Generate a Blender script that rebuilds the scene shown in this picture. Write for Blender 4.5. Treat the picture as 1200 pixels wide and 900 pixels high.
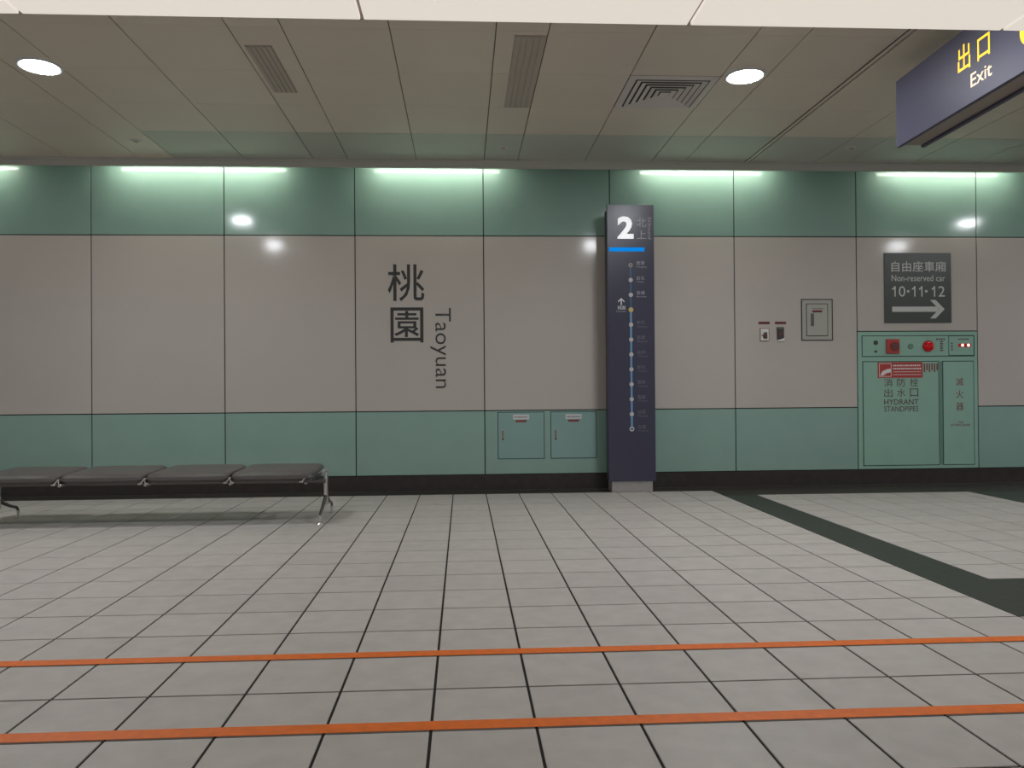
import bpy, bmesh, math, random
from mathutils import Vector, Matrix
random.seed(7)
S = bpy.context.scene
COL = S.collection
for o in list(bpy.data.objects):
    bpy.data.objects.remove(o)

# ---------------------------------------------------------------- camera
CAM = Vector((0.0, -8.4305, 1.1255))
YAW, PITCH, ROLL, FPX = 0.0510, 0.0058, -0.0075, 890.96
fw = Vector((math.sin(YAW) * math.cos(PITCH), math.cos(YAW) * math.cos(PITCH), math.sin(PITCH)))
rt = Vector((math.cos(YAW), -math.sin(YAW), 0))
up = rt.cross(fw)
r2 = rt * math.cos(ROLL) + up * math.sin(ROLL)
u2 = -rt * math.sin(ROLL) + up * math.cos(ROLL)
cd = bpy.data.cameras.new('camera')
cam = bpy.data.objects.new('camera', cd)
COL.objects.link(cam)
M = Matrix((r2, u2, -fw)).transposed().to_4x4()
M.translation = CAM
cam.matrix_world = M
cd.sensor_fit = 'HORIZONTAL'
cd.sensor_width = 36.0
cd.lens = FPX / 1200 * 36.0
cd.shift_x = 11.75 / 1200
cd.clip_start = 0.02
S.camera = cam

# ---------------------------------------------------------------- world, exposure
W = bpy.data.worlds.new('world')
S.world = W
W.use_nodes = True
W.node_tree.nodes['Background'].inputs[0].default_value = (0.95, 0.98, 1.0, 1)
W.node_tree.nodes['Background'].inputs[1].default_value = 0.30
S.view_settings.view_transform = 'Standard'
S.view_settings.look = 'None'
S.view_settings.exposure = 0.0
S.view_settings.gamma = 1.0
S.view_settings.use_curve_mapping = False

DOWN_L = 205.0       # ceiling downlights
TUBE_L = 24.0        # cove tubes
REFLECT_L = 0.66       # glowing strip standing in for train lights mirrored in the window


# ---------------------------------------------------------------- materials
def lin(c):
    return tuple(((v / 255) / 12.92 if v / 255 <= 0.04045 else ((v / 255 + 0.055) / 1.055) ** 2.4) for v in c)


def mat(name, col, rough=0.5, metal=0.0, spec=0.5, noise=0.0, scale=6.0, vary=0.0, bump=0.0, bscale=200.0, emit=None, estr=0.0, coat=0.0):
    m = bpy.data.materials.new(name)
    m.use_nodes = True
    nt = m.node_tree
    b = nt.nodes['Principled BSDF']
    b.inputs['Base Color'].default_value = (*col, 1)
    b.inputs['Roughness'].default_value = rough
    b.inputs['Metallic'].default_value = metal
    b.inputs['Specular IOR Level'].default_value = spec
    if coat:
        b.inputs['Coat Weight'].default_value = coat
        b.inputs['Coat Roughness'].default_value = 0.1
    if emit:
        b.inputs['Emission Color'].default_value = (*emit, 1)
        b.inputs['Emission Strength'].default_value = estr
    if noise or vary:
        tc = nt.nodes.new('ShaderNodeNewGeometry')
        n = nt.nodes.new('ShaderNodeTexNoise')
        n.inputs['Scale'].default_value = scale
        n.inputs['Detail'].default_value = 5
        nt.links.new(tc.outputs['Position'], n.inputs['Vector'])
        mr = nt.nodes.new('ShaderNodeMapRange')
        mr.inputs['From Min'].default_value = 0.3
        mr.inputs['From Max'].default_value = 0.7
        mr.inputs['To Min'].default_value = 1 - noise
        mr.inputs['To Max'].default_value = 1 + noise
        nt.links.new(n.outputs['Fac'], mr.inputs['Value'])
        oi = nt.nodes.new('ShaderNodeObjectInfo')
        mv = nt.nodes.new('ShaderNodeMapRange')
        mv.inputs['To Min'].default_value = 1 - vary
        mv.inputs['To Max'].default_value = 1 + vary
        nt.links.new(oi.outputs['Random'], mv.inputs['Value'])
        mu = nt.nodes.new('ShaderNodeMath')
        mu.operation = 'MULTIPLY'
        nt.links.new(mr.outputs[0], mu.inputs[0])
        nt.links.new(mv.outputs[0], mu.inputs[1])
        mx = nt.nodes.new('ShaderNodeVectorMath')
        mx.operation = 'SCALE'
        mx.inputs[0].default_value = col
        nt.links.new(mu.outputs[0], mx.inputs['Scale'])
        nt.links.new(mx.outputs[0], b.inputs['Base Color'])
    if bump:
        tc2 = nt.nodes.new('ShaderNodeNewGeometry')
        n2 = nt.nodes.new('ShaderNodeTexNoise')
        n2.inputs['Scale'].default_value = bscale
        n2.inputs['Detail'].default_value = 3
        nt.links.new(tc2.outputs['Position'], n2.inputs['Vector'])
        bp = nt.nodes.new('ShaderNodeBump')
        bp.inputs['Strength'].default_value = bump
        bp.inputs['Distance'].default_value = 0.002
        nt.links.new(n2.outputs['Fac'], bp.inputs['Height'])
        nt.links.new(bp.outputs[0], b.inputs['Normal'])
    return m


MT = {
    'tile': mat('floor_tile', (0.515, 0.472, 0.440), 0.42, spec=0.4, noise=0.07, scale=9, vary=0.035, bump=0.08, bscale=260),
    'grout': mat('dark_grout', (0.03, 0.026, 0.024), 0.9, spec=0.2, noise=0.2, scale=30),
    'stone': mat('dark_stone', (0.036, 0.041, 0.032), 0.45, spec=0.4, noise=0.25, scale=20, bump=0.05),
    'border': mat('dark_border_stone', (0.042, 0.036, 0.031), 0.5, spec=0.3, noise=0.2, scale=20),
    'skirt': mat('dark_skirting', (0.040, 0.032, 0.029), 0.4, spec=0.4, noise=0.15, scale=12),
    'panel': mat('grey_enamel', (0.535, 0.485, 0.440), 0.115, spec=0.42, noise=0.02, scale=1.5, vary=0.015),
    'teal': mat('teal_enamel', (0.27, 0.41, 0.355), 0.115, spec=0.42, noise=0.03, scale=3, vary=0.02),
    'gap': mat('joint_gap', (0.03, 0.035, 0.033), 0.8, spec=0.2),  # dark backing seen between the wall panels
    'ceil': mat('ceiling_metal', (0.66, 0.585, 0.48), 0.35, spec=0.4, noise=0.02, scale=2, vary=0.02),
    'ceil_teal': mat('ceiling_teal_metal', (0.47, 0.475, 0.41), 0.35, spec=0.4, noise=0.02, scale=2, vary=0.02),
    'ceil_gap': mat('ceiling_joint', (0.06, 0.055, 0.05), 0.8),
    'trimw': mat('cove_trim', (0.52, 0.51, 0.46), 0.4),
    'cove': mat('cove_inside', (0.5, 0.5, 0.48), 0.6),
    'slot': mat('slot_grey', (0.43, 0.38, 0.32), 0.5),
    'slotd': mat('slot_dark', (0.10, 0.09, 0.08), 0.6),
    'vent': mat('vent_metal', (0.62, 0.57, 0.53), 0.35, spec=0.5),
    'ventd': mat('vent_dark', (0.10, 0.09, 0.085), 0.7),
    'down': mat('downlight_lens', (0.9, 0.9, 0.9), 0.4, emit=(0.93, 0.965, 1.0), estr=DOWN_L),
    'ring': mat('downlight_ring', (0.6, 0.6, 0.6), 0.4),
    'tube': mat('fluorescent_tube', (0.9, 0.9, 0.9), 0.4, emit=(0.98, 1.0, 0.86), estr=TUBE_L),
    'edge': mat('reflection_glow', (0.35, 0.34, 0.32), 0.5, emit=(1.0, 0.915, 0.81), estr=REFLECT_L),  # emission imitates the train lights mirrored in the window
    'edgef': mat('reflection_strip_frame', (0.30, 0.25, 0.21), 0.45),
    'orange': mat('orange_tape', (0.80, 0.16, 0.010), 0.5, noise=0.10, scale=25),
    'navy': mat('navy_enamel', (0.048, 0.046, 0.080), 0.28, spec=0.45, noise=0.03, scale=4),
    'navyd': mat('navy_side', (0.035, 0.033, 0.05), 0.35),
    'navys': mat('navy_sign_face', (0.085, 0.080, 0.118), 0.42, spec=0.14),
    'steel': mat('brushed_steel', (0.42, 0.40, 0.39), 0.4, metal=0.6, noise=0.05, scale=30),
    'white': mat('white_print', (0.78, 0.78, 0.78), 0.5),
    'whiteb': mat('bright_white_print', (0.95, 0.95, 0.97), 0.5, emit=(1, 1, 1), estr=0.55),
    'dimtext': mat('dim_grey_print', (0.17, 0.17, 0.20), 0.5),
    'midtext': mat('grey_print', (0.40, 0.40, 0.43), 0.5),
    'bluebar': mat('lit_blue_bar', (0.0, 0.06, 0.25), 0.8, spec=0.1, emit=(0.0, 0.24, 0.76), estr=0.85),
    'line': mat('route_line_blue', (0.14, 0.30, 0.50), 0.4),
    'lined': mat('route_line_dark_blue', (0.03, 0.11, 0.20), 0.4),
    'dot': mat('route_dot', (0.52, 0.50, 0.50), 0.5),
    'dotn': mat('route_dot_tan', (0.38, 0.28, 0.23), 0.5),
    'doty': mat('route_dot_yellow', (0.55, 0.43, 0.16), 0.5),
    'ink': mat('charcoal_print', (0.035, 0.035, 0.035), 0.45),
    'signb': mat('dark_green_grey_sign', (0.055, 0.062, 0.056), 0.3, noise=0.06, scale=6),
    'signt': mat('pale_print', (0.60, 0.60, 0.57), 0.5),
    'yellow': mat('lit_yellow_letters', (0.9, 0.62, 0.02), 0.5, emit=(1.0, 0.60, 0.01), estr=0.85),
    'cream': mat('lit_cream_letters', (0.9, 0.75, 0.5), 0.5, emit=(1.0, 0.78, 0.45), estr=0.55),
    'under': mat('sign_underside', (0.30, 0.25, 0.21), 0.4),
    'green': mat('hydrant_green', (0.29, 0.48, 0.39), 0.3, spec=0.4, noise=0.03, scale=4),
    'greend': mat('hydrant_dark_green', (0.14, 0.27, 0.205), 0.4),
    'ggap': mat('hydrant_gap', (0.03, 0.075, 0.06), 0.8),
    'maroon': mat('maroon_print', (0.10, 0.055, 0.045), 0.5),
    'redtext': mat('red_brown_print', (0.20, 0.05, 0.035), 0.5),
    'red': mat('red_sticker', (0.45, 0.045, 0.035), 0.4),
    'redd': mat('dark_red_label', (0.17, 0.02, 0.022), 0.4),
    'lamp': mat('red_alarm_dome', (0.35, 0.006, 0.01), 0.10, emit=(1.0, 0.01, 0.015), estr=0.12),
    'led': mat('red_led', (0.9, 0.2, 0.15), 0.3, emit=(1.0, 0.10, 0.06), estr=1.6),
    'ledw': mat('led_core', (1, 0.8, 0.7), 0.3, emit=(1.0, 0.65, 0.55), estr=1.6),
    'door': mat('access_door_teal', (0.25, 0.40, 0.37), 0.22, noise=0.03, scale=3),
    'dgap': mat('access_door_gap', (0.025, 0.07, 0.07), 0.8),
    'label': mat('white_label', (0.60, 0.60, 0.59), 0.5),
    'boxg': mat('box_grey', (0.43, 0.42, 0.37), 0.3),
    'dark': mat('dark_plastic', (0.05, 0.045, 0.045), 0.4),
    'dgreen': mat('olive_dark', (0.11, 0.115, 0.095), 0.4),
    'plate': mat('white_plate', (0.74, 0.72, 0.69), 0.4),
    'brown': mat('brown_pictogram', (0.10, 0.05, 0.04), 0.5),
    'vinyl': mat('grey_brown_vinyl', (0.088, 0.077, 0.075), 0.33, spec=0.5, noise=0.06, scale=20),
    'chrome': mat('chrome', (0.62, 0.60, 0.58), 0.32, metal=0.9),
    'steeld': mat('dark_steel', (0.16, 0.15, 0.145), 0.35, metal=0.8),
    'latch': mat('latch_brown', (0.13, 0.10, 0.09), 0.4, metal=0.3),
}


# ---------------------------------------------------------------- helpers
ORG = {}


def wloc(o):
    return ORG.get(o.name, Vector((0, 0, 0))) if o else Vector((0, 0, 0))


def props(o, label=None, cat=None, group=None, kind=None):
    if label: o['label'] = label
    if cat: o['category'] = cat
    if group: o['group'] = group
    if kind: o['kind'] = kind
    return o


def thing(name, label, cat, loc, group=None):
    o = bpy.data.objects.new(name, None)
    COL.objects.link(o)
    o.empty_display_size = 0.05
    o.location = loc
    ORG[o.name] = Vector(loc)
    return props(o, label, cat, group)


def obj(name, bm, m, parent=None, smooth=False, org=None):
    """link bm (world coordinates) as one mesh object; its origin is the parent's or org"""
    base = wloc(parent) if org is None else Vector(org)
    for v in bm.verts:
        v.co -= base
    bmesh.ops.recalc_face_normals(bm, faces=bm.faces)
    me = bpy.data.meshes.new(name)
    bm.to_mesh(me)
    bm.free()
    me.materials.append(MT[m])
    if smooth:
        for p in me.polygons:
            p.use_smooth = True
        me.set_sharp_from_angle(angle=math.radians(40))
    o = bpy.data.objects.new(name, me)
    COL.objects.link(o)
    o.parent = parent
    o.location = base - wloc(parent)
    ORG[o.name] = base
    return o


def NB():
    return bmesh.new()


def bx(bm, x0, x1, y0, y1, z0, z1, bev=0.0, seg=1):
    r = bmesh.ops.create_cube(bm, size=1)
    vs = r['verts']
    for v in vs:
        v.co = Vector(((x0 + x1) / 2 + v.co.x * (x1 - x0), (y0 + y1) / 2 + v.co.y * (y1 - y0), (z0 + z1) / 2 + v.co.z * (z1 - z0)))
    if bev:
        es = set(e for v in vs for e in v.link_edges)
        bmesh.ops.bevel(bm, geom=list(es), offset=bev, segments=seg, affect='EDGES', profile=0.5)
    return bm


def box(x0, x1, y0, y1, z0, z1, bev=0.0, seg=1):
    return bx(NB(), x0, x1, y0, y1, z0, z1, bev, seg)


def frame(bm, x0, x1, z0, z1, t, y0, y1):
    """rectangular frame in the wall plane, bars of width t"""
    bx(bm, x0, x1, y0, y1, z1 - t, z1)
    bx(bm, x0, x1, y0, y1, z0, z0 + t)
    bx(bm, x0, x0 + t, y0, y1, z0 + t, z1 - t)
    bx(bm, x1 - t, x1, y0, y1, z0 + t, z1 - t)
    return bm


def cyl(bm, p0, p1, r0, r1=None, n=16):
    r1 = r0 if r1 is None else r1
    p0, p1 = Vector(p0), Vector(p1)
    d = p1 - p0
    q = Vector((0, 0, 1)).rotation_difference(d.normalized()).to_matrix().to_4x4()
    q.translation = (p0 + p1) / 2
    bmesh.ops.create_cone(bm, cap_ends=True, segments=n, radius1=r0, radius2=r1, depth=d.length, matrix=q)
    return bm


def tube(bm, pts, r, n=10, cap=True):
    """round tube through pts; r a number or a list"""
    pts = [Vector(p) for p in pts]
    rs = r if isinstance(r, (list, tuple)) else [r] * len(pts)
    rings = []
    prev = None
    for i, p in enumerate(pts):
        t = (pts[min(i + 1, len(pts) - 1)] - pts[max(i - 1, 0)]).normalized()
        a = prev if prev else (Vector((1, 0, 0)) if abs(t.x) < 0.9 else Vector((0, 1, 0)))
        a = (a - t * a.dot(t)).normalized()
        prev = a
        b = t.cross(a)
        rings.append([bm.verts.new(p + (a * math.cos(2 * math.pi * k / n) + b * math.sin(2 * math.pi * k / n)) * rs[i]) for k in range(n)])
    for A, B in zip(rings, rings[1:]):
        for k in range(n):
            bm.faces.new((A[k], A[(k + 1) % n], B[(k + 1) % n], B[k]))
    if cap:
        bm.faces.new(rings[0][::-1])
        bm.faces.new(rings[-1])
    return bm


def prism(bm, pts, y0, y1):
    """polygon pts (x, z) in the wall plane, from y0 to y1"""
    a = [bm.verts.new((x, y0, z)) for x, z in pts]
    b = [bm.verts.new((x, y1, z)) for x, z in pts]
    bm.faces.new(a)
    bm.faces.new(b[::-1])
    n = len(pts)
    for i in range(n):
        bm.faces.new((a[i], b[i], b[(i + 1) % n], a[(i + 1) % n]))
    return bm


def text(name, s, m, parent, o, u, v, w=None, h=None, depth=0.0006, bold=0.0, center=False):
    """lettering as mesh: its ink box starts at o (lower left) and fills w along u and h along v"""
    cu = bpy.data.curves.new(name, 'FONT')
    cu.body = s
    cu.size = 1.0
    cu.offset = bold
    cu.resolution_u = 3
    t = bpy.data.objects.new(name + '_curve', cu)
    COL.objects.link(t)
    bpy.context.view_layer.update()
    me0 = bpy.data.meshes.new_from_object(t.evaluated_get(bpy.context.evaluated_depsgraph_get()))
    bpy.data.objects.remove(t)
    bpy.data.curves.remove(cu)
    bm = NB()
    bm.from_mesh(me0)
    bpy.data.meshes.remove(me0)
    xs = [q.co.x for q in bm.verts]
    ys = [q.co.y for q in bm.verts]
    x0, x1, y0, y1 = min(xs), max(xs), min(ys), max(ys)
    sx = w / (x1 - x0) if w else None
    sy = h / (y1 - y0) if h else None
    sx = sx or sy
    sy = sy or sx
    u, v = Vector(u).normalized(), Vector(v).normalized()
    n = u.cross(v)
    o = Vector(o)
    if center:
        o = o - u * (x1 - x0) * sx / 2 - v * (y1 - y0) * sy / 2
    for q in bm.verts:
        q.co = o + u * (q.co.x - x0) * sx + v * (q.co.y - y0) * sy + n * depth
    base = wloc(parent)
    for q in bm.verts:
        q.co -= base
    me = bpy.data.meshes.new(name)
    bm.to_mesh(me)
    bm.free()
    me.materials.append(MT[m])
    ob = bpy.data.objects.new(name, me)
    COL.objects.link(ob)
    ob.parent = parent
    ORG[ob.name] = base
    return ob


def copies(name, me, parent, spots, kind=None):
    """alike pieces sharing one mesh, at spots (world), children of parent"""
    for s in spots:
        o = bpy.data.objects.new(name, me)
        COL.objects.link(o)
        o.parent = parent
        o.location = Vector(s) - wloc(parent)


def mesh_of(bm, m, name):
    bmesh.ops.recalc_face_normals(bm, faces=bm.faces)
    me = bpy.data.meshes.new(name)
    bm.to_mesh(me)
    bm.free()
    me.materials.append(MT[m])
    return me


UX, UZ = (1, 0, 0), (0, 0, 1)
XL, XR = -11.0, 12.0

# ================================================================ FLOOR
T, OX, OY = 0.35, -1.1644, -2.763
floor = props(obj('floor', box(XL, XR, -7.3, 0.0, -0.2, -0.004), 'grout'), kind='structure')
G = 0.0052      # half joint
tile_me = mesh_of(box(-T / 2 + G, T / 2 - G, -T / 2 + G, T / 2 - G, -0.012, 0.0, 0.0012), 'tile', 'tile')
BAND0, BAND1 = OX + 11 * T, OX + 12 * T          # dark band across the floor
B2X = OX + 18.5 * T                              # second dark band
YB_L, YB_R = OY + 7 * T, OY + 6 * T              # wall border, left and right of the band
YC0, YC1 = OY - 4 * T, OY - 6 * T                # the band turns right here


def px(x, y, z):
    d = Vector((x, y, z)) - CAM
    zz = d.dot(fw)
    return 588.25 + FPX * d.dot(r2) / zz, 450 - FPX * d.dot(u2) / zz, zz


tiles = []
for i in range(-28, 38):
    x = OX + (i + 0.5) * T
    if i == 11 or x < XL + T or x > XR - T:
        continue
    for k in range(-7, 13):
        y = OY - (k + 0.5) * T
        if i > 11 and (y > YB_R or y < YC0):
            if not (y < YC1):
                continue
        if i >= 18 and y > YC0:
            continue
        tiles.append((x, y))
for k in range(6, 13):
    tiles.append((OX + 11.5 * T, OY - (k + 0.5) * T))


def shown(s):
    x, y, z = px(s[0], s[1], 0)
    inside = z > 0.5 and -60 < x < 1260 and -60 < y < 1000
    return z if inside else 100 + z


tiles.sort(key=shown)
copies('tile', tile_me, floor, [(x, y, 0) for x, y in tiles[:300]])
bm = NB()
for x, y in tiles[300:]:
    bx(bm, x - T / 2 + G, x + T / 2 - G, y - T / 2 + G, y + T / 2 - G, -0.012, 0)
for k in range(-6, 4):                            # the cut half tiles beside the second band
    y = OY - (k + 0.5) * T
    bx(bm, OX + 18 * T + G, B2X, y - T / 2 + G, y + T / 2 - G, -0.012, 0)
props(obj('floor_tiles', bm, 'tile', floor), kind='stuff')
bm = NB()
bx(bm, XL, BAND0, YB_L + G, -0.004, -0.012, -0.0005)
bx(bm, BAND0, XR, YB_R + G, -0.004, -0.012, -0.0005)
props(obj('trim_1', bm, 'border'), kind='structure')
bm = NB()
bx(bm, BAND0 + 0.001, BAND1 - 0.001, YC1 + G, YB_R, -0.012, -0.0005)
bx(bm, BAND1 - 0.001, XR, YC1 + G, YC0 - G, -0.012, -0.0005)
bx(bm, B2X + 0.004, B2X + 0.7, YC0 - G, YB_R, -0.012, -0.0005)
props(obj('trim_2', bm, 'stone'), kind='structure')

# ================================================================ WALL
PW, PX = 1.413, -4.003
Z0, Z1, Z2, ZT = 0.173, 0.880, 2.818, 3.93
wall = props(obj('wall_back', box(XL, XR, 0.0, 0.25, 0.0, ZT + 0.1), 'gap'), kind='structure')
PG = 0.0055
PD = 0.012


def panel_mesh(w, h, m):
    return mesh_of(box(-w / 2 + PG, w / 2 - PG, -PD, 0, -h / 2 + PG, h / 2 - PG, 0.0012), m, 'panel')


low = panel_mesh(PW, Z1 - Z0, 'teal')
mid = panel_mesh(PW, Z2 - Z1, 'panel')
top = panel_mesh(PW, ZT - Z2, 'teal')
hyt = panel_mesh(PW, Z2 - 1.742, 'panel')
cols = [k for k in range(-5, 12) if XL <= PX + k * PW and PX + (k + 1) * PW <= XR + 0.3]
for k in cols:
    xc = PX + (k + 0.5) * PW
    copies('panel', top, wall, [(xc, 0, (Z2 + ZT) / 2)])
    if k == 6:
        copies('panel', hyt, wall, [(xc, 0, (1.742 + Z2) / 2)])
    else:
        copies('panel', mid, wall, [(xc, 0, (Z1 + Z2) / 2)])
        copies('panel', low, wall, [(xc, 0, (Z0 + Z1) / 2)])
props(obj('baseboard_back', box(XL, XR, -0.006, 0.0, 0.0, Z0 - 0.003), 'skirt'), kind='structure')
YW = -PD        # panel face

# ================================================================ CEILING
ZC = 3.56
ceiling = props(obj('ceiling', box(XL, XR, -9.6, -0.30, ZC + 0.012, ZC + 0.10), 'ceil_gap'), kind='structure')
edges = []
for k in range(-6, 8):
    s = 0.24 + 1.8 * k
    edges += [s, s + 0.36, s + 1.08]
edges = sorted(e for e in edges if XL <= e <= XR)
rows = [-0.315, -1.175, -1.875, -2.575, -3.275, -3.975, -4.675, -5.375, -6.075, -6.775, -7.475, -8.175, -8.875, -9.575]
cache = {}
far = NB()
DIFF = (1.32, 2.04, -2.575, -1.875)
for a, b in zip(edges, edges[1:]):
    for y1, y0 in zip(rows, rows[1:]):
        if abs(a - DIFF[0]) < 0.02 and abs(y0 - DIFF[2]) < 0.02:
            continue                               # the air diffuser sits here
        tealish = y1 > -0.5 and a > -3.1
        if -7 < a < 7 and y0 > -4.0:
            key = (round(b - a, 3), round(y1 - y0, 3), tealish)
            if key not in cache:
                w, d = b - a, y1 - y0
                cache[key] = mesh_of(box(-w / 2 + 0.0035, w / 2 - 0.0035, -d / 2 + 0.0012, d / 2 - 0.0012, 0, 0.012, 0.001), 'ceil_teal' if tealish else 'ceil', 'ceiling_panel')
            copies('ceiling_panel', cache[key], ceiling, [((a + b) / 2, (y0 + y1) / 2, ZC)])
        else:
            bx(far, a + 0.0035, b - 0.0035, y0 + 0.0012, y1 - 0.0012, ZC, ZC + 0.012)
props(obj('ceiling_panels', far, 'ceil', ceiling), kind='stuff')
# cove between ceiling edge and wall: trim lip, back board, top board
bm = NB()
bx(bm, XL, XR, -0.312, -0.292, 3.482, ZC + 0.10)
bx(bm, XL, XR, -0.340, -0.312, 3.545, ZC - 0.001)
props(obj('trim_3', bm, 'trimw'), kind='structure')
bm = NB()
bx(bm, XL, XR, -0.30, 0.0, ZT + 0.02, ZT + 0.06)
bx(bm, XL, XR, -0.30, -0.28, ZC + 0.101, ZT + 0.02)
props(obj('trim_4', bm, 'cove'), kind='structure')


bm = NB()
bx(bm, 3.060, 3.112, -3.975, -0.345, ZC - 0.0012, ZC)
props(obj('trim_5', bm, 'ceil_gap'), kind='structure')
props(obj('trim_6', box(3.071, 3.101, -3.975, -0.345, ZC - 0.006, ZC - 0.0012, 0.001), 'ceil'), kind='structure')


# tubes hidden in the cove, one thing each
def wx(x, y=200.0, Y=0.0):          # image column on the wall near its top -> world x
    a = (x - 588.25) / FPX
    b = -(y - 450) / FPX
    d = fw + r2 * a + u2 * b
    return CAM.x + d.x * (Y - CAM.y) / d.y


tubes = [(-140, 18, 'left of the bench'), (128, 338, 'above the bench'), (430, 592, 'above the station name lettering'),
         (748, 905, 'above the platform pylon'), (1030, 1186, 'above the fire hydrant cabinet')]
for x0, x1, where in tubes:
    X0, X1 = wx(x0) + 0.06, wx(x1) - 0.06
    t = thing('cove_light', 'fluorescent tube light hidden in the ceiling cove ' + where, 'light', ((X0 + X1) / 2, -0.14, 3.60), 'tube lights in the wall cove')
    obj('tube', tube(NB(), [(X0, -0.205, 3.585), (X1, -0.205, 3.585)], 0.016, 10), 'tube', t, True)
    obj('batten', box(X0 - 0.03, X1 + 0.03, -0.279, -0.15, 3.64, 3.70, 0.004), 'cove', t)
    for xx in (X0 - 0.025, X1):
        obj('lamp_holder', box(xx, xx + 0.025, -0.225, -0.185, 3.565, 3.64), 'cove', t)


# ================================================================ DOWNLIGHTS
def downlight(x, y, label):
    t = thing('downlight', label, 'light', (x, y, ZC), 'round ceiling downlights')
    bm = NB()
    n = 40
    prof = [(0.131, -0.001), (0.133, -0.012), (0.144, -0.014), (0.156, -0.006), (0.160, 0.0)]
    rings = [[bm.verts.new((x + r * math.cos(2 * math.pi * k / n), y + r * math.sin(2 * math.pi * k / n), ZC + z)) for k in range(n)] for r, z in prof]
    for A, B in zip(rings, rings[1:]):
        for k in range(n):
            bm.faces.new((A[k], A[(k + 1) % n], B[(k + 1) % n], B[k]))
    obj('trim_ring', bm, 'ring', t, True)
    bm = NB()
    cyl(bm, (x, y, ZC - 0.0015), (x, y, ZC - 0.007), 0.132, 0.124, 40)
    obj('lens', bm, 'down', t)


names = {-3.14: 'over the padded bench', 2.22: 'beside the square air diffuser', 7.57: 'beyond the exit sign', 11.6: 'added out of view past the hydrant cabinet'}  # last pair is added out of view to brighten the right side
for x, w in names.items():
    downlight(x, -2.60, 'round bright white ceiling downlight ' + w)
    downlight(x, -4.45, 'round white downlight near the platform edge, ' + w)

# ================================================================ STRIP IMITATING REFLECTED TRAIN LIGHTS
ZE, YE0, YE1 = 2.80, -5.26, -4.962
t = thing('reflection_strip', 'long cream glowing strip imitating train lights reflected in the window', 'light', (0, (YE0 + YE1) / 2, ZE))
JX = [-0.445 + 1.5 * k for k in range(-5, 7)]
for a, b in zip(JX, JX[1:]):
    obj('diffuser', box(a + 0.008, b - 0.008, YE0 + 0.012, YE1 - 0.006, ZE, ZE + 0.02, 0.004, 2), 'edge', t, True)  # window reflection built as glowing panels
bm = NB()
bx(bm, JX[0], JX[-1], YE1 - 0.006, YE1, ZE + 0.004, ZE + 0.16)
bx(bm, JX[0], JX[-1], YE0, YE0 + 0.012, ZE + 0.004, ZE + 0.16)
bx(bm, JX[0], JX[-1], YE0 + 0.012, YE1 - 0.006, ZE + 0.021, ZE + 0.155)
obj('housing', bm, 'edgef', t)  # made-up casing and rods that carry the reflection strip
for k in range(1, 11, 3):
    obj('hanging_rod', cyl(NB(), (JX[k], -5.11, ZE + 0.155), (JX[k], -5.11, ZC), 0.012), 'steel', t, True)

# ================================================================ CEILING FITTINGS
# square four-way air diffuser
t = thing('air_diffuser', 'square metal air diffuser with nested louvres in the ceiling', 'vent', (1.68, -2.225, ZC))
cx, cy = 1.68, -2.225


def ring_sq(bm, h0, z0, h1, z1, th=0.0025):
    """square funnel from half size h0 at z0 to h1 at z1"""
    for dz in (0,):
        A = [bm.verts.new((cx + sx * h0, cy + sy * h0 * 0.97, z0)) for sx, sy in ((-1, -1), (1, -1), (1, 1), (-1, 1))]
        B = [bm.verts.new((cx + sx * h1, cy + sy * h1 * 0.97, z1)) for sx, sy in ((-1, -1), (1, -1), (1, 1), (-1, 1))]
        A2 = [bm.verts.new(v.co + Vector((0, 0, th * 2))) for v in A]
        B2 = [bm.verts.new(v.co + Vector((0, 0, th * 2))) for v in B]
        for k in range(4):
            j = (k + 1) % 4
            bm.faces.new((A[k], A[j], B[j], B[k]))
            bm.faces.new((A2[k], B2[k], B2[j], A2[j]))
            bm.faces.new((A[k], A2[k], A2[j], A[j]))
            bm.faces.new((B[k], B[j], B2[j], B2[k]))
    return bm


obj('back_plate', box(cx - 0.354, cx + 0.354, cy - 0.346, cy + 0.346, ZC + 0.008, ZC + 0.0115), 'ventd', t)
bm = NB()
ring_sq(bm, 0.356, ZC - 0.001, 0.298, ZC - 0.008, 0.001)
obj('outer_frame', bm, 'vent', t)
for h in (0.285, 0.235, 0.185, 0.135, 0.085):
    obj('louvre', ring_sq(NB(), h, ZC - 0.012, h - 0.036, ZC - 0.005, 0.001), 'vent', t)
obj('centre_plate', box(cx - 0.04, cx + 0.04, cy - 0.04, cy + 0.04, ZC - 0.014, ZC - 0.010), 'vent', t)


def slot(x0, x1, y0, y1, label):
    t = thing('slot_diffuser', label, 'vent', ((x0 + x1) / 2, (y0 + y1) / 2, ZC))
    obj('base_plate', box(x0, x1, y0, y1, ZC - 0.004, ZC), 'slot', t)
    n = 5
    w = (x1 - x0) / n
    for k in range(n):
        obj('slat', box(x0 + k * w + 0.006, x0 + (k + 1) * w - 0.006, y0 + 0.006, y1 - 0.006, ZC - 0.010, ZC - 0.0035, 0.001), 'slot', t)


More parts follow.
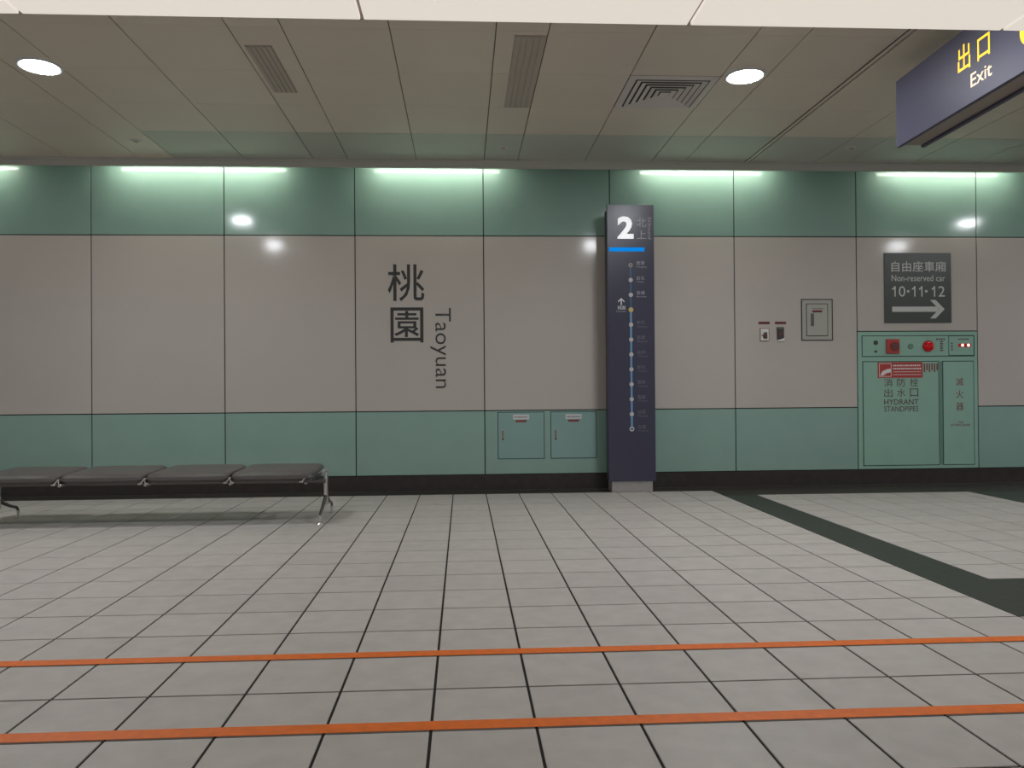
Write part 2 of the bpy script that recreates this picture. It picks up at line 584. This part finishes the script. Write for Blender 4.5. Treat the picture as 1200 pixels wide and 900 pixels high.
slot(0.372, 0.592, -3.22, -1.88, 'long brown-grey slot diffuser in the ceiling strip near the air diffuser')
slot(-1.525, -1.335, -3.0, -2.155, 'short brown-grey slot diffuser in the ceiling over the bench end')
for x, y, w in ((-3.16, -0.89, 'over the bench'), (0.42, -0.78, 'above the station name lettering'), (3.98, -0.87, 'between the pylon and the hydrant cabinet')):
    t = thing('smoke_detector', 'small round ceiling detector ' + w, 'detector', (x, y, ZC), 'small ceiling detectors')
    obj('rim', cyl(NB(), (x, y, ZC - 0.008), (x, y, ZC), 0.048, 0.055, 24), 'vent', t, True)
    obj('head', cyl(NB(), (x, y, ZC - 0.018), (x, y, ZC - 0.008), 0.018, 0.030, 24), 'slot', t, True)

# ================================================================ ORANGE FLOOR LINES
for yj, w, lab in ((OY - 7 * T, 0.062, 'thin orange safety line across the floor tiles, the one closer to the wall'),
                   (OY - 9 * T, 0.066, 'orange safety line across the floor tiles, the one closer to the platform edge')):
    o = obj('safety_line', box(XL + 1, XR - 1, yj + G, yj + G + w, 0.0, 0.0018, 0.0004), 'orange', None, org=(0, yj, 0))
    props(o, lab, 'floor line', 'orange floor lines')

# ================================================================ PLATFORM PYLON
PXL, PXR, PYF, PYB, PZB, PZT = 1.551, 2.060, -0.36, -0.11, 0.118, 3.09
t = thing('platform_pylon', 'tall navy platform pylon numbered 2 with a route map', 'sign', (1.80, -0.24, 0))
obj('base', box(1.588, 2.032, -0.335, -0.125, 0.0, PZB + 0.002, 0.004), 'steel', t)
obj('body', box(PXL + 0.022, PXR - 0.012, PYF + 0.02, PYB, PZB, PZT - 0.03, 0.004), 'navyd', t)
obj('front_panel', box(PXL, PXR, PYF, PYF + 0.03, PZB, PZT, 0.004), 'navy', t)
YP = PYF - 0.0002
text('platform_number', '2', 'whiteb', t, (1.664, YP, 2.722), UX, UZ, 0.175, 0.240, bold=0.035)
text('direction_character', '北', 'midtext', t, (1.875, YP, 2.848), UX, UZ, 0.100, 0.100)
text('direction_character', '上', 'midtext', t, (1.875, YP, 2.722), UX, UZ, 0.100, 0.092)
text('direction_name', 'N.bound', 'midtext', t, (1.995, YP, 2.950), (0, 0, -1), UX, 0.232, 0.036)
obj('blue_bar', box(1.572, 1.955, PYF - 0.004, PYF, 2.586, 2.628, 0.001), 'bluebar', t)
zs = [2.438 - (2.438 - 0.680) * k / 11 for k in range(12)]
lx = 1.803
obj('route_line', box(lx - 0.010, lx + 0.010, PYF - 0.0015, PYF, zs[3], zs[0]), 'lined', t)
obj('route_line', box(lx - 0.011, lx + 0.011, PYF - 0.0015, PYF, zs[11], zs[3]), 'line', t)
st = [('南港', 'Nangang'), ('台北', 'Taipei'), ('板橋', 'Banqiao'), None, ('新竹', 'Hsinchu'), ('苗栗', 'Miaoli'), ('台中', 'Taichung'),
      ('彰化', 'Changhua'), ('雲林', 'Yunlin'), ('嘉義', 'Chiayi'), ('台南', 'Tainan'), ('左營', 'Zuoying')]
for k, z in enumerate(zs):
    r = 0.026 if k in (3, 11) else 0.023
    m = 'doty' if k == 3 else 'dotn' if k == 0 else 'dot'
    d = obj('station_dot', cyl(NB(), (lx, PYF, z), (lx, PYF - 0.004, z), r, r, 20), m, t)
    if k in (0, 11):
        obj('dot_centre', cyl(NB(), (lx, PYF - 0.004, z), (lx, PYF - 0.0045, z), r * 0.5, r * 0.5, 16), 'lined', d)
    if st[k]:
        tm = 'midtext' if k < 3 else 'dimtext'
        text('station_name', st[k][0], tm, t, (1.866, YP, z + 0.002), UX, UZ, 0.088, 0.042)
        text('station_name', st[k][1], tm, t, (1.866, YP, z - 0.030), UX, UZ, 0.11 if k != 1 else 0.08, 0.020)
bm = NB()
ax, az = 1.699, 2.085
bx(bm, ax - 0.006, ax + 0.006, PYF - 0.001, PYF, az - 0.075, az - 0.006)
for s in (-1, 1):
    prism(bm, [(ax, az), (ax + s * 0.034, az - 0.032), (ax + s * 0.034, az - 0.047), (ax, az - 0.015)], PYF - 0.001, PYF)
obj('arrow', bm, 'white', t)
text('station_name', '桃園', 'white', t, (1.659, YP, 1.962), UX, UZ, 0.084, 0.040)
text('station_name', 'Taoyuan', 'midtext', t, (1.639, YP, 1.930), UX, UZ, 0.108, 0.022)

# ================================================================ STATION NAME ON THE WALL
t = thing('station_name_sign', 'large charcoal Chinese station name with Taoyuan written sideways on grey wall', 'lettering', (-0.5, YW, 1.115))
yl = YW - 0.0002
text('character', '桃', 'ink', t, (-0.822, yl, 2.094), UX, UZ, 0.402, 0.408, bold=0.006)
text('character', '園', 'ink', t, (-0.795, yl, 1.638), UX, UZ, 0.362, 0.388, bold=0.006)
text('latin_name', 'Taoyuan', 'ink', t, (-0.359, yl, 2.018), (0, 0, -1), UX, 0.885, 0.228, bold=-0.003)


# ================================================================ ACCESS DOORS
def access(x0, x1, label):
    z0, z1 = 0.340, 0.864
    t = thing('access_door', label, 'access door', ((x0 + x1) / 2, YW, z0), 'teal access doors low on the wall')
    obj('frame', box(x0, x1, YW - 0.0015, YW, z0, z1), 'dgap', t)
    obj('door_leaf', box(x0 + 0.008, x1 - 0.008, YW - 0.005, YW - 0.0015, z0 + 0.008, z1 - 0.008, 0.001), 'door', t)
    h = obj('latch', box(x0 + 0.043, x0 + 0.072, YW - 0.010, YW - 0.005, 0.545, 0.668, 0.002), 'boxg', t)
    obj('latch_slot', box(x0 + 0.048, x0 + 0.056, YW - 0.0112, YW - 0.010, 0.575, 0.66), 'latch', h)
    obj('latch_slot', box(x0 + 0.061, x0 + 0.067, YW - 0.0112, YW - 0.010, 0.575, 0.66), 'latch', h)
    obj('lock', cyl(NB(), (x0 + 0.058, YW - 0.010, 0.562), (x0 + 0.058, YW - 0.013, 0.562), 0.011, 0.011, 16), 'dark', h)
    xm = (x0 + x1) / 2
    a = obj('white_label', box(xm - 0.09, xm + 0.09, YW - 0.0062, YW - 0.005, z1 - 0.084, z1 - 0.03), 'label', t)
    bm = NB()
    rnd = random.Random(int(x0 * 100))
    xx = xm - 0.078
    while xx < xm + 0.07:
        w = rnd.uniform(0.006, 0.016)
        bx(bm, xx, xx + w, YW - 0.0066, YW - 0.0062, z1 - 0.064, z1 - 0.054)
        xx += w + 0.005
    obj('print', bm, 'dark', a)
    b = obj('red_label', box(xm - 0.06, xm + 0.06, YW - 0.0062, YW - 0.005, z1 - 0.114, z1 - 0.092), 'redd', t)
    bm = NB()
    for q in range(5):
        bx(bm, xm - 0.045 + q * 0.02, xm - 0.033 + q * 0.02, YW - 0.0066, YW - 0.0062, z1 - 0.107, z1 - 0.099)
    obj('print', bm, 'red', b)


access(0.378, 0.900, 'square teal access door below the grey wall, the one beside the wall joint')
access(0.966, 1.484, 'square teal access door below the grey wall, the one beside the navy pylon')


# ================================================================ SWITCH PLATES
def hand(bm, x, z, s, y0, y1):
    """small raised-hand pictogram"""
    bx(bm, x - 0.30 * s, x + 0.30 * s, y0, y1, z - 0.5 * s, z + 0.05 * s)
    for q in range(4):
        xx = x - 0.29 * s + q * 0.155 * s
        bx(bm, xx, xx + 0.12 * s, y0, y1, z + 0.05 * s, z + (0.36, 0.46, 0.5, 0.42)[q] * s)
    prism(bm, [(x - 0.30 * s, z - 0.25 * s), (x - 0.30 * s, z - 0.02 * s), (x - 0.55 * s, z + 0.16 * s), (x - 0.56 * s, z + 0.02 * s)], y0, y1)
    return bm


t = thing('switch_plate', 'white wall switch plate with a brown push button under a dark red label', 'switch', (3.40, YW, 1.63))
obj('plate', box(3.355, 3.447, YW - 0.012, YW, 1.640, 1.776, 0.003), 'plate', t)
obj('surround', frame(NB(), 3.349, 3.453, 1.634, 1.782, 0.006, YW - 0.006, YW), 'redd', t)
obj('pictogram', hand(NB(), 3.405, 1.702, 0.075, YW - 0.016, YW - 0.012), 'brown', t)
a = obj('red_label', box(3.333, 3.461, YW - 0.003, YW, 1.828, 1.857), 'redd', t)
obj('print', box(3.352, 3.442, YW - 0.0036, YW - 0.003, 1.838, 1.847), 'brown', a)
t = thing('switch_plate', 'dark wall switch with white lower flap under a dark red label', 'switch', (3.58, YW, 1.63))
obj('housing', box(3.542, 3.622, YW - 0.014, YW, 1.655, 1.772, 0.003), 'dark', t)
obj('cap', prism(NB(), [(3.534, 1.768), (3.630, 1.768), (3.620, 1.795), (3.544, 1.795)], YW - 0.012, YW), 'dgreen', t)
obj('flap', prism(NB(), [(3.540, 1.634), (3.628, 1.634), (3.624, 1.672), (3.575, 1.655)], YW - 0.017, YW - 0.001), 'plate', t)
obj('button', box(3.560, 3.604, YW - 0.018, YW - 0.014, 1.690, 1.745, 0.002), 'brown', t)
a = obj('red_label', box(3.522, 3.650, YW - 0.003, YW, 1.828, 1.857), 'redd', t)
obj('print', box(3.541, 3.631, YW - 0.0036, YW - 0.003, 1.838, 1.847), 'brown', a)

# ================================================================ GREY WALL BOX
t = thing('wall_box', 'grey framed wall box with a dark handle and red label', 'electrical box', (4.007, YW, 1.644))
obj('outer_frame', frame(NB(), 3.826, 4.190, 1.640, 2.112, 0.010, YW - 0.008, YW), 'dark', t)
obj('surround', box(3.836, 4.180, YW - 0.004, YW, 1.650, 2.102), 'boxg', t)
obj('door_gap', frame(NB(), 3.882, 4.134, 1.690, 2.060, 0.008, YW - 0.0055, YW - 0.004), 'dark', t)
d = obj('door', box(3.890, 4.126, YW - 0.010, YW - 0.004, 1.698, 2.052, 0.002), 'boxg', t)
obj('handle', box(3.934, 3.968, YW - 0.018, YW - 0.010, 1.806, 1.946, 0.003), 'dgreen', d)
a = obj('red_label', box(3.952, 4.066, YW - 0.0112, YW - 0.010, 1.960, 1.983), 'redd', d)
bm = NB()
for q in range(6):
    bx(bm, 3.955 + q * 0.022, 3.967 + q * 0.022, YW - 0.0106, YW - 0.010, 1.995, 2.006)
obj('print', bm, 'latch', d)

# ================================================================ DIRECTION SIGN
t = thing('direction_sign', 'dark green-grey wall sign for the non-reserved car with white arrow', 'sign', (5.185, YW, 1.836))
obj('plate', box(4.793, 5.578, YW - 0.012, YW, 1.838, 2.636, 0.002), 'signb', t)
ys = YW - 0.0122
text('chinese_text', '自由座車廂', 'signt', t, (4.876, ys, 2.420), UX, UZ, 0.640, 0.118, bold=0.003)
text('english_text', 'Non-reserved car', 'signt', t, (4.876, ys, 2.312), UX, UZ, 0.630, 0.070)
for q, c in enumerate(('10', '11', '12')):
    for j, dgt in enumerate(c):
        dx = 4.876 + 0.232 * q + 0.083 * j
        if dgt == '1':
            obj('digit', prism(NB(), [(dx + 0.032, 2.136), (dx + 0.047, 2.136), (dx + 0.047, 2.256), (dx + 0.034, 2.256), (dx + 0.024, 2.240), (dx + 0.006, 2.228), (dx + 0.006, 2.212), (dx + 0.022, 2.219), (dx + 0.032, 2.228)], ys - 0.0006, ys), 'signt', t)
        else:
            text('digit', dgt, 'signt', t, (dx, ys, 2.136), UX, UZ, 0.078, 0.120)
    if q < 2:
        x = 5.070 + 0.212 * q
        obj('number_dot', box(x - 0.013, x + 0.013, ys - 0.0006, ys, 2.184, 2.210), 'signt', t)
bm = NB()
prism(bm, [(4.880, 1.963), (4.880, 2.022), (5.420, 2.022), (5.420, 1.963)], ys - 0.001, ys)
prism(bm, [(5.325, 2.098), (5.390, 2.098), (5.495, 1.9925), (5.390, 1.887), (5.325, 1.887), (5.430, 1.9925)], ys - 0.001, ys)
obj('arrow', bm, 'signt', t)

# ================================================================ FIRE HYDRANT CABINET
HX0, HX1, HZ0, HZ1 = 4.480, 5.883, 0.178, 1.737
HY = -0.014
t = thing('fire_hydrant_cabinet', 'green steel fire hydrant cabinet with red alarm lamp set in the wall', 'cabinet', (5.18, 0, HZ0))
obj('body', box(HX0, HX1, HY, 0.0, HZ0, HZ1, 0.002), 'green', t)


def leaf(name, x0, x1, z0, z1):
    g = obj('gap', frame(NB(), x0, x1, z0, z1, 0.009, HY - 0.001, HY), 'ggap', t)
    return obj(name, box(x0 + 0.009, x1 - 0.009, HY - 0.005, HY, z0 + 0.009, z1 - 0.009, 0.001), 'green', t)


cp = leaf('control_panel', 4.524, 5.846, 1.452, 1.696)
dr = leaf('door', 4.530, 5.426, 0.212, 1.402)
obj('centre_post', box(5.432, 5.462, HY - 0.004, HY, 0.218, 1.398), 'greend', t)
ex = leaf('extinguisher_door', 5.466, 5.840, 0.212, 1.402)
YH = HY - 0.005
# control panel
obj('bell_grille', cyl(NB(), (4.685, YH, 1.613), (4.685, YH - 0.006, 1.613), 0.026, 0.026, 20), 'dark', cp)
obj('jack', cyl(NB(), (4.685, YH, 1.513), (4.685, YH - 0.006, 1.513), 0.014, 0.014, 16), 'dark', cp)
b = obj('call_point', box(4.805, 4.955, YH - 0.022, YH, 1.487, 1.652, 0.005), 'red', cp)
obj('call_button', cyl(NB(), (4.895, YH - 0.022, 1.568), (4.895, YH - 0.028, 1.568), 0.050, 0.050, 24), 'redd', b)
bm = NB()
for q in range(3):
    bx(bm, 4.86, 4.93, YH - 0.0295, YH - 0.028, 1.545 + q * 0.022, 1.552 + q * 0.022)
obj('print', bm, 'latch', b)
obj('green_indicator', cyl(NB(), (5.095, YH, 1.570), (5.095, YH - 0.008, 1.570), 0.034, 0.030, 24), 'greend', cp)
bm = NB()
bmesh.ops.create_uvsphere(bm, u_segments=28, v_segments=14, radius=0.060)
for v in bm.verts:
    v.co = Vector((5.300 + v.co.x, YH - max(0.0, -v.co.y), 1.570 + v.co.z))
obj('alarm_lamp', bm, 'lamp', cp, True)
obj('lamp_rim', cyl(NB(), (5.300, YH, 1.570), (5.300, YH - 0.006, 1.570), 0.066, 0.066, 28), 'redd', cp)
bm = NB()
for q in range(5):
    bx(bm, 5.440, 5.475, YH - 0.0006, YH, 1.515 + q * 0.025, 1.530 + q * 0.025)
for q in range(4):
    bx(bm, 5.395 + q * 0.028, 5.413 + q * 0.028, YH - 0.0006, YH, 1.640, 1.660)
for q in range(4):
    bx(bm, 5.570, 5.590, YH - 0.0006, YH, 1.520 + q * 0.025, 1.535 + q * 0.025)
for q in range(5):
    bx(bm, 5.655 + q * 0.026, 5.675 + q * 0.026, YH - 0.0006, YH, 1.642, 1.656)
obj('print', bm, 'maroon', cp)
obj('indicator_panel', frame(NB(), 5.540, 5.846, 1.462, 1.690, 0.006, YH - 0.0012, YH), 'ggap', cp)
l = obj('led_holder', box(5.658, 5.806, YH - 0.006, YH, 1.560, 1.598, 0.004), 'lamp', cp)
for xx in (5.702, 5.772):
    obj('led', cyl(NB(), (xx, YH - 0.006, 1.580), (xx, YH - 0.012, 1.580), 0.017, 0.012, 16), 'ledw', l)
# left door: sticker and lettering
k = obj('sticker', box(4.705, 5.232, YH - 0.0012, YH, 1.212, 1.390), 'red', dr)
ys = YH - 0.0014
obj('sticker_frame', frame(NB(), 4.722, 4.866, 1.226, 1.378, 0.006, ys - 0.0006, ys), 'plate', k)
obj('pictogram', prism(NB(), [(4.735, 1.240), (4.770, 1.240), (4.815, 1.268), (4.858, 1.275), (4.858, 1.318), (4.815, 1.312), (4.760, 1.288)], ys - 0.0008, ys), 'plate', k)
bm = NB()
rnd = random.Random(3)
for z, h in ((1.352, 0.018), (1.316, 0.018), (1.280, 0.006), (1.248, 0.006)):
    xx = 4.885
    while xx < 5.20:
        w = rnd.uniform(0.010, 0.022) if h > 0.01 else 0.33
        w = min(w, 5.215 - xx)
        bx(bm, xx, xx + w, ys - 0.0006, ys, z - h / 2, z + h / 2)
        xx += w + 0.006
obj('print', bm, 'plate', k)
bm = NB()
for q in range(6):
    bx(bm, 5.245 + q * 0.030, 5.262 + q * 0.030, YH - 0.0006, YH, 1.275 + 0.02 * (q % 2), 1.375)
obj('print', bm, 'redtext', dr)
for s, z in (('消防栓', 1.112), ('出水口', 0.995)):
    for q, c in enumerate(s):
        text('character', c, 'maroon', dr, (4.779 + q * 0.151, YH - 0.0002, z), UX, UZ, 0.098, 0.094, bold=0.002)
text('lettering', 'HYDRANT', 'maroon', dr, (4.778, YH - 0.0002, 0.907), UX, UZ, 0.402, 0.062, bold=0.012)
text('lettering', 'STANDPIPES', 'maroon', dr, (4.777, YH - 0.0002, 0.828), UX, UZ, 0.402, 0.062, bold=0.008)
for q, c in enumerate('滅火器'):
    text('character', c, 'redtext', ex, (5.622, YH - 0.0002, 1.118 - q * 0.142), UX, UZ, 0.090, 0.090, bold=0.003)
text('lettering', 'FIRE', 'redtext', ex, (5.645, YH - 0.0002, 0.690), UX, UZ, 0.062, 0.020, bold=0.01)
text('lettering', 'EXTINGUISHER', 'redtext', ex, (5.560, YH - 0.0002, 0.655), UX, UZ, 0.228, 0.026, bold=0.01)

# ================================================================ HANGING EXIT SIGN
A0 = Vector((3.253, -2.905, 0))                  # far lower corner of the lettered face
DV = Vector((-0.043, -1.0, 0)).normalized()      # along the sign, towards the platform edge
NV = Vector((DV.y, -DV.x, 0))                    # out of the lettered face
if NV.x > 0: NV = -NV
LEN, TH, ZB, ZS = 1.86, 0.215, 2.905, 3.402
t = thing('exit_sign', 'navy hanging exit sign with yellow Chinese characters below the ceiling', 'sign', (A0 + DV * LEN / 2 - NV * TH / 2 + Vector((0, 0, ZC))))


def sbox(bm, u0, u1, n0, n1, z0, z1, bev=0.0):
    """box in sign space: u along, n depth behind the lettered face"""
    b0 = len(bm.verts)
    b2 = box(u0, u1, n0, n1, z0, z1, bev)
    me = bpy.data.meshes.new('tmp')
    b2.to_mesh(me)
    b2.free()
    me.transform(Matrix(((DV.x, -NV.x, 0, A0.x), (DV.y, -NV.y, 0, A0.y), (0, 0, 1, 0), (0, 0, 0, 1))))
    bm.from_mesh(me)
    bpy.data.meshes.remove(me)
    return bm


obj('face_panel', sbox(NB(), 0, LEN, 0, 0.03, ZB, ZS, 0.003), 'navys', t)
obj('rear_panel', sbox(NB(), 0, LEN, TH - 0.03, TH, ZB, ZS, 0.003), 'navys', t)
obj('housing', sbox(NB(), 0.004, LEN - 0.004, 0.03, TH - 0.03, ZB + 0.018, ZS - 0.003), 'under', t)
for q in (1.05, LEN - 0.25):
    c = A0 + DV * q - NV * TH / 2
    obj('hanging_rod', cyl(NB(), (c.x, c.y, ZS - 0.004), (c.x, c.y, ZC), 0.014, 0.014, 16), 'steel', t, True)


def stext(name, s, m, u, z, w, h, bold=0.0):
    p = A0 + DV * u + NV * 0.0004 + Vector((0, 0, z))
    text(name, s, m, t, p, DV, UZ, w, h, bold=bold)


stext('character', '出', 'yellow', 0.765, 3.136, 0.128, 0.172, 0.008)
stext('character', '口', 'yellow', 0.965, 3.136, 0.118, 0.136, 0.008)
stext('lettering', 'Exit', 'cream', 0.895, 3.000, 0.205, 0.086, 0.006)
bm = NB()
n = 40
c = A0 + DV * 1.44 + NV * 0.0008
ri = []
for q in range(n + 1):
    a = math.radians(40 + 280 * q / n)
    for r in (0.060, 0.094):
        ri.append(bm.verts.new(c + DV * (r * math.cos(a)) + Vector((0, 0, 3.130 + r * math.sin(a)))))
for q in range(n):
    bm.faces.new((ri[2 * q], ri[2 * q + 1], ri[2 * q + 3], ri[2 * q + 2]))
obj('exit_symbol', bm, 'yellow', t)

# ================================================================ BENCH
bx0, pitch = -1.262, 0.6925
t = thing('bench', 'four-seat padded grey-brown bench with chrome legs', 'bench', (-2.65, -1.70, 0))
prof = [(-2.012, 0.374), (-2.024, 0.390), (-2.018, 0.413), (-1.990, 0.432), (-1.93, 0.443), (-1.80, 0.447), (-1.62, 0.452), (-1.48, 0.460),
        (-1.445, 0.458), (-1.425, 0.445), (-1.425, 0.425), (-1.445, 0.412), (-1.50, 0.406), (-1.70, 0.392), (-1.95, 0.366), (-1.99, 0.364)]
pcx = sum(p[0] for p in prof) / len(prof)
pcz = sum(p[1] for p in prof) / len(prof)


def cushion(xa, xb):
    bm = NB()
    stn = [(0.0, 0.030), (0.006, 0.018), (0.018, 0.009), (0.038, 0.003), (0.065, 0.0), (0.18, -0.002)]
    L = xb - xa
    sts = [(xa + d, s) for d, s in stn] + [((xa + xb) / 2, -0.003)] + [(xb - d, s) for d, s in reversed(stn)]
    rings = []
    for x, s in sts:
        ring = []
        for y, z in prof:
            v = Vector((y - pcx, z - pcz))
            hy, hz = 0.30, 0.04
            ky = 1 - s / hy * 1.7
            kz = 1 - s / hz * 0.9 if s > 0 else 1 - s / hz * 0.3
            ring.append(bm.verts.new((x, pcx + v.x * ky, pcz + v.y * kz)))
        rings.append(ring)
    n = len(prof)
    for A, B in zip(rings, rings[1:]):
        for k in range(n):
            bm.faces.new((A[k], A[(k + 1) % n], B[(k + 1) % n], B[k]))
    bm.faces.new(rings[0])
    bm.faces.new(rings[-1][::-1])
    return bm


for k in range(4):
    xb = bx0 - k * pitch
    xa = xb - pitch + 0.022
    s = obj('seat', cushion(xa, xb), 'vinyl', t, True)
    obj('seat_pan', box(xa + 0.02, xb - 0.02, -1.985, -1.46, 0.350, 0.374, 0.004), 'steeld', s)
obj('beam', box(bx0 - 4 * pitch + 0.02, -1.20, -1.745, -1.665, 0.314, 0.352, 0.006), 'steeld', t)
for k in range(5):
    x = bx0 - k * pitch + 0.011
    if k == 0: x = bx0 - 0.06
    bm = NB()
    tube(bm, [(x - 0.030, -2.022, 0.362), (x - 0.012, -2.026, 0.376), (x + 0.004, -2.012, 0.402), (x + 0.006, -1.95, 0.398)], 0.0055, 8)
    if k: tube(bm, [(x + 0.026, -2.022, 0.362), (x + 0.014, -2.026, 0.370), (x + 0.006, -2.010, 0.400)], 0.005, 8)
    bx(bm, x - 0.046, x - 0.014, -2.030, -1.99, 0.354, 0.364, 0.002)
    if k: bx(bm, x + 0.010, x + 0.040, -2.030, -1.99, 0.354, 0.364, 0.002)
    bx(bm, x - 0.010, x + 0.010, -1.99, -1.70, 0.338, 0.348)
    obj('bracket', bm, 'chrome', t, True)


def legs(x, s):
    """inverted V leg under the beam end"""
    p = obj('leg_post', box(x - 0.015, x + 0.015, -1.730, -1.680, 0.120, 0.410, 0.007, 2), 'chrome', t, True)
    obj('end_cap', tube(NB(), [(x - 0.02, -1.78, 0.405), (x, -1.73, 0.425), (x, -1.66, 0.425), (x - 0.02, -1.60, 0.40)], 0.014, 10), 'chrome', p, True)
    f = obj('leg', tube(NB(), [(x, -1.715, 0.200), (x, -1.78, 0.165), (x, -1.88, 0.120), (x, -1.965, 0.090), (x, -1.990, 0.070)], [0.016, 0.016, 0.014, 0.012, 0.010], 12), 'steeld', t, True)
    r = obj('leg', tube(NB(), [(x, -1.695, 0.200), (x, -1.63, 0.165), (x, -1.53, 0.125), (x, -1.435, 0.100), (x, -1.410, 0.070)], [0.016, 0.016, 0.014, 0.012, 0.010], 12), 'steeld', t, True)
    for par, y in ((f, -1.990), (r, -1.410)):
        bm = NB()
        cyl(bm, (x, y, 0.014), (x, y, 0.075), 0.010, 0.010, 14)
        cyl(bm, (x, y, 0.045), (x, y, 0.066), 0.016, 0.016, 14)
        cyl(bm, (x, y, 0.0), (x, y, 0.014), 0.034, 0.022, 20)
        obj('foot', bm, 'chrome', par, True)


legs(-1.205, 1)
legs(-3.985, -1)

for o in COL.objects:
    if o.name.split('.')[0] == 'print' and o.type == 'MESH':
        o['kind'] = 'stuff'           # printing too small to read or pick apart
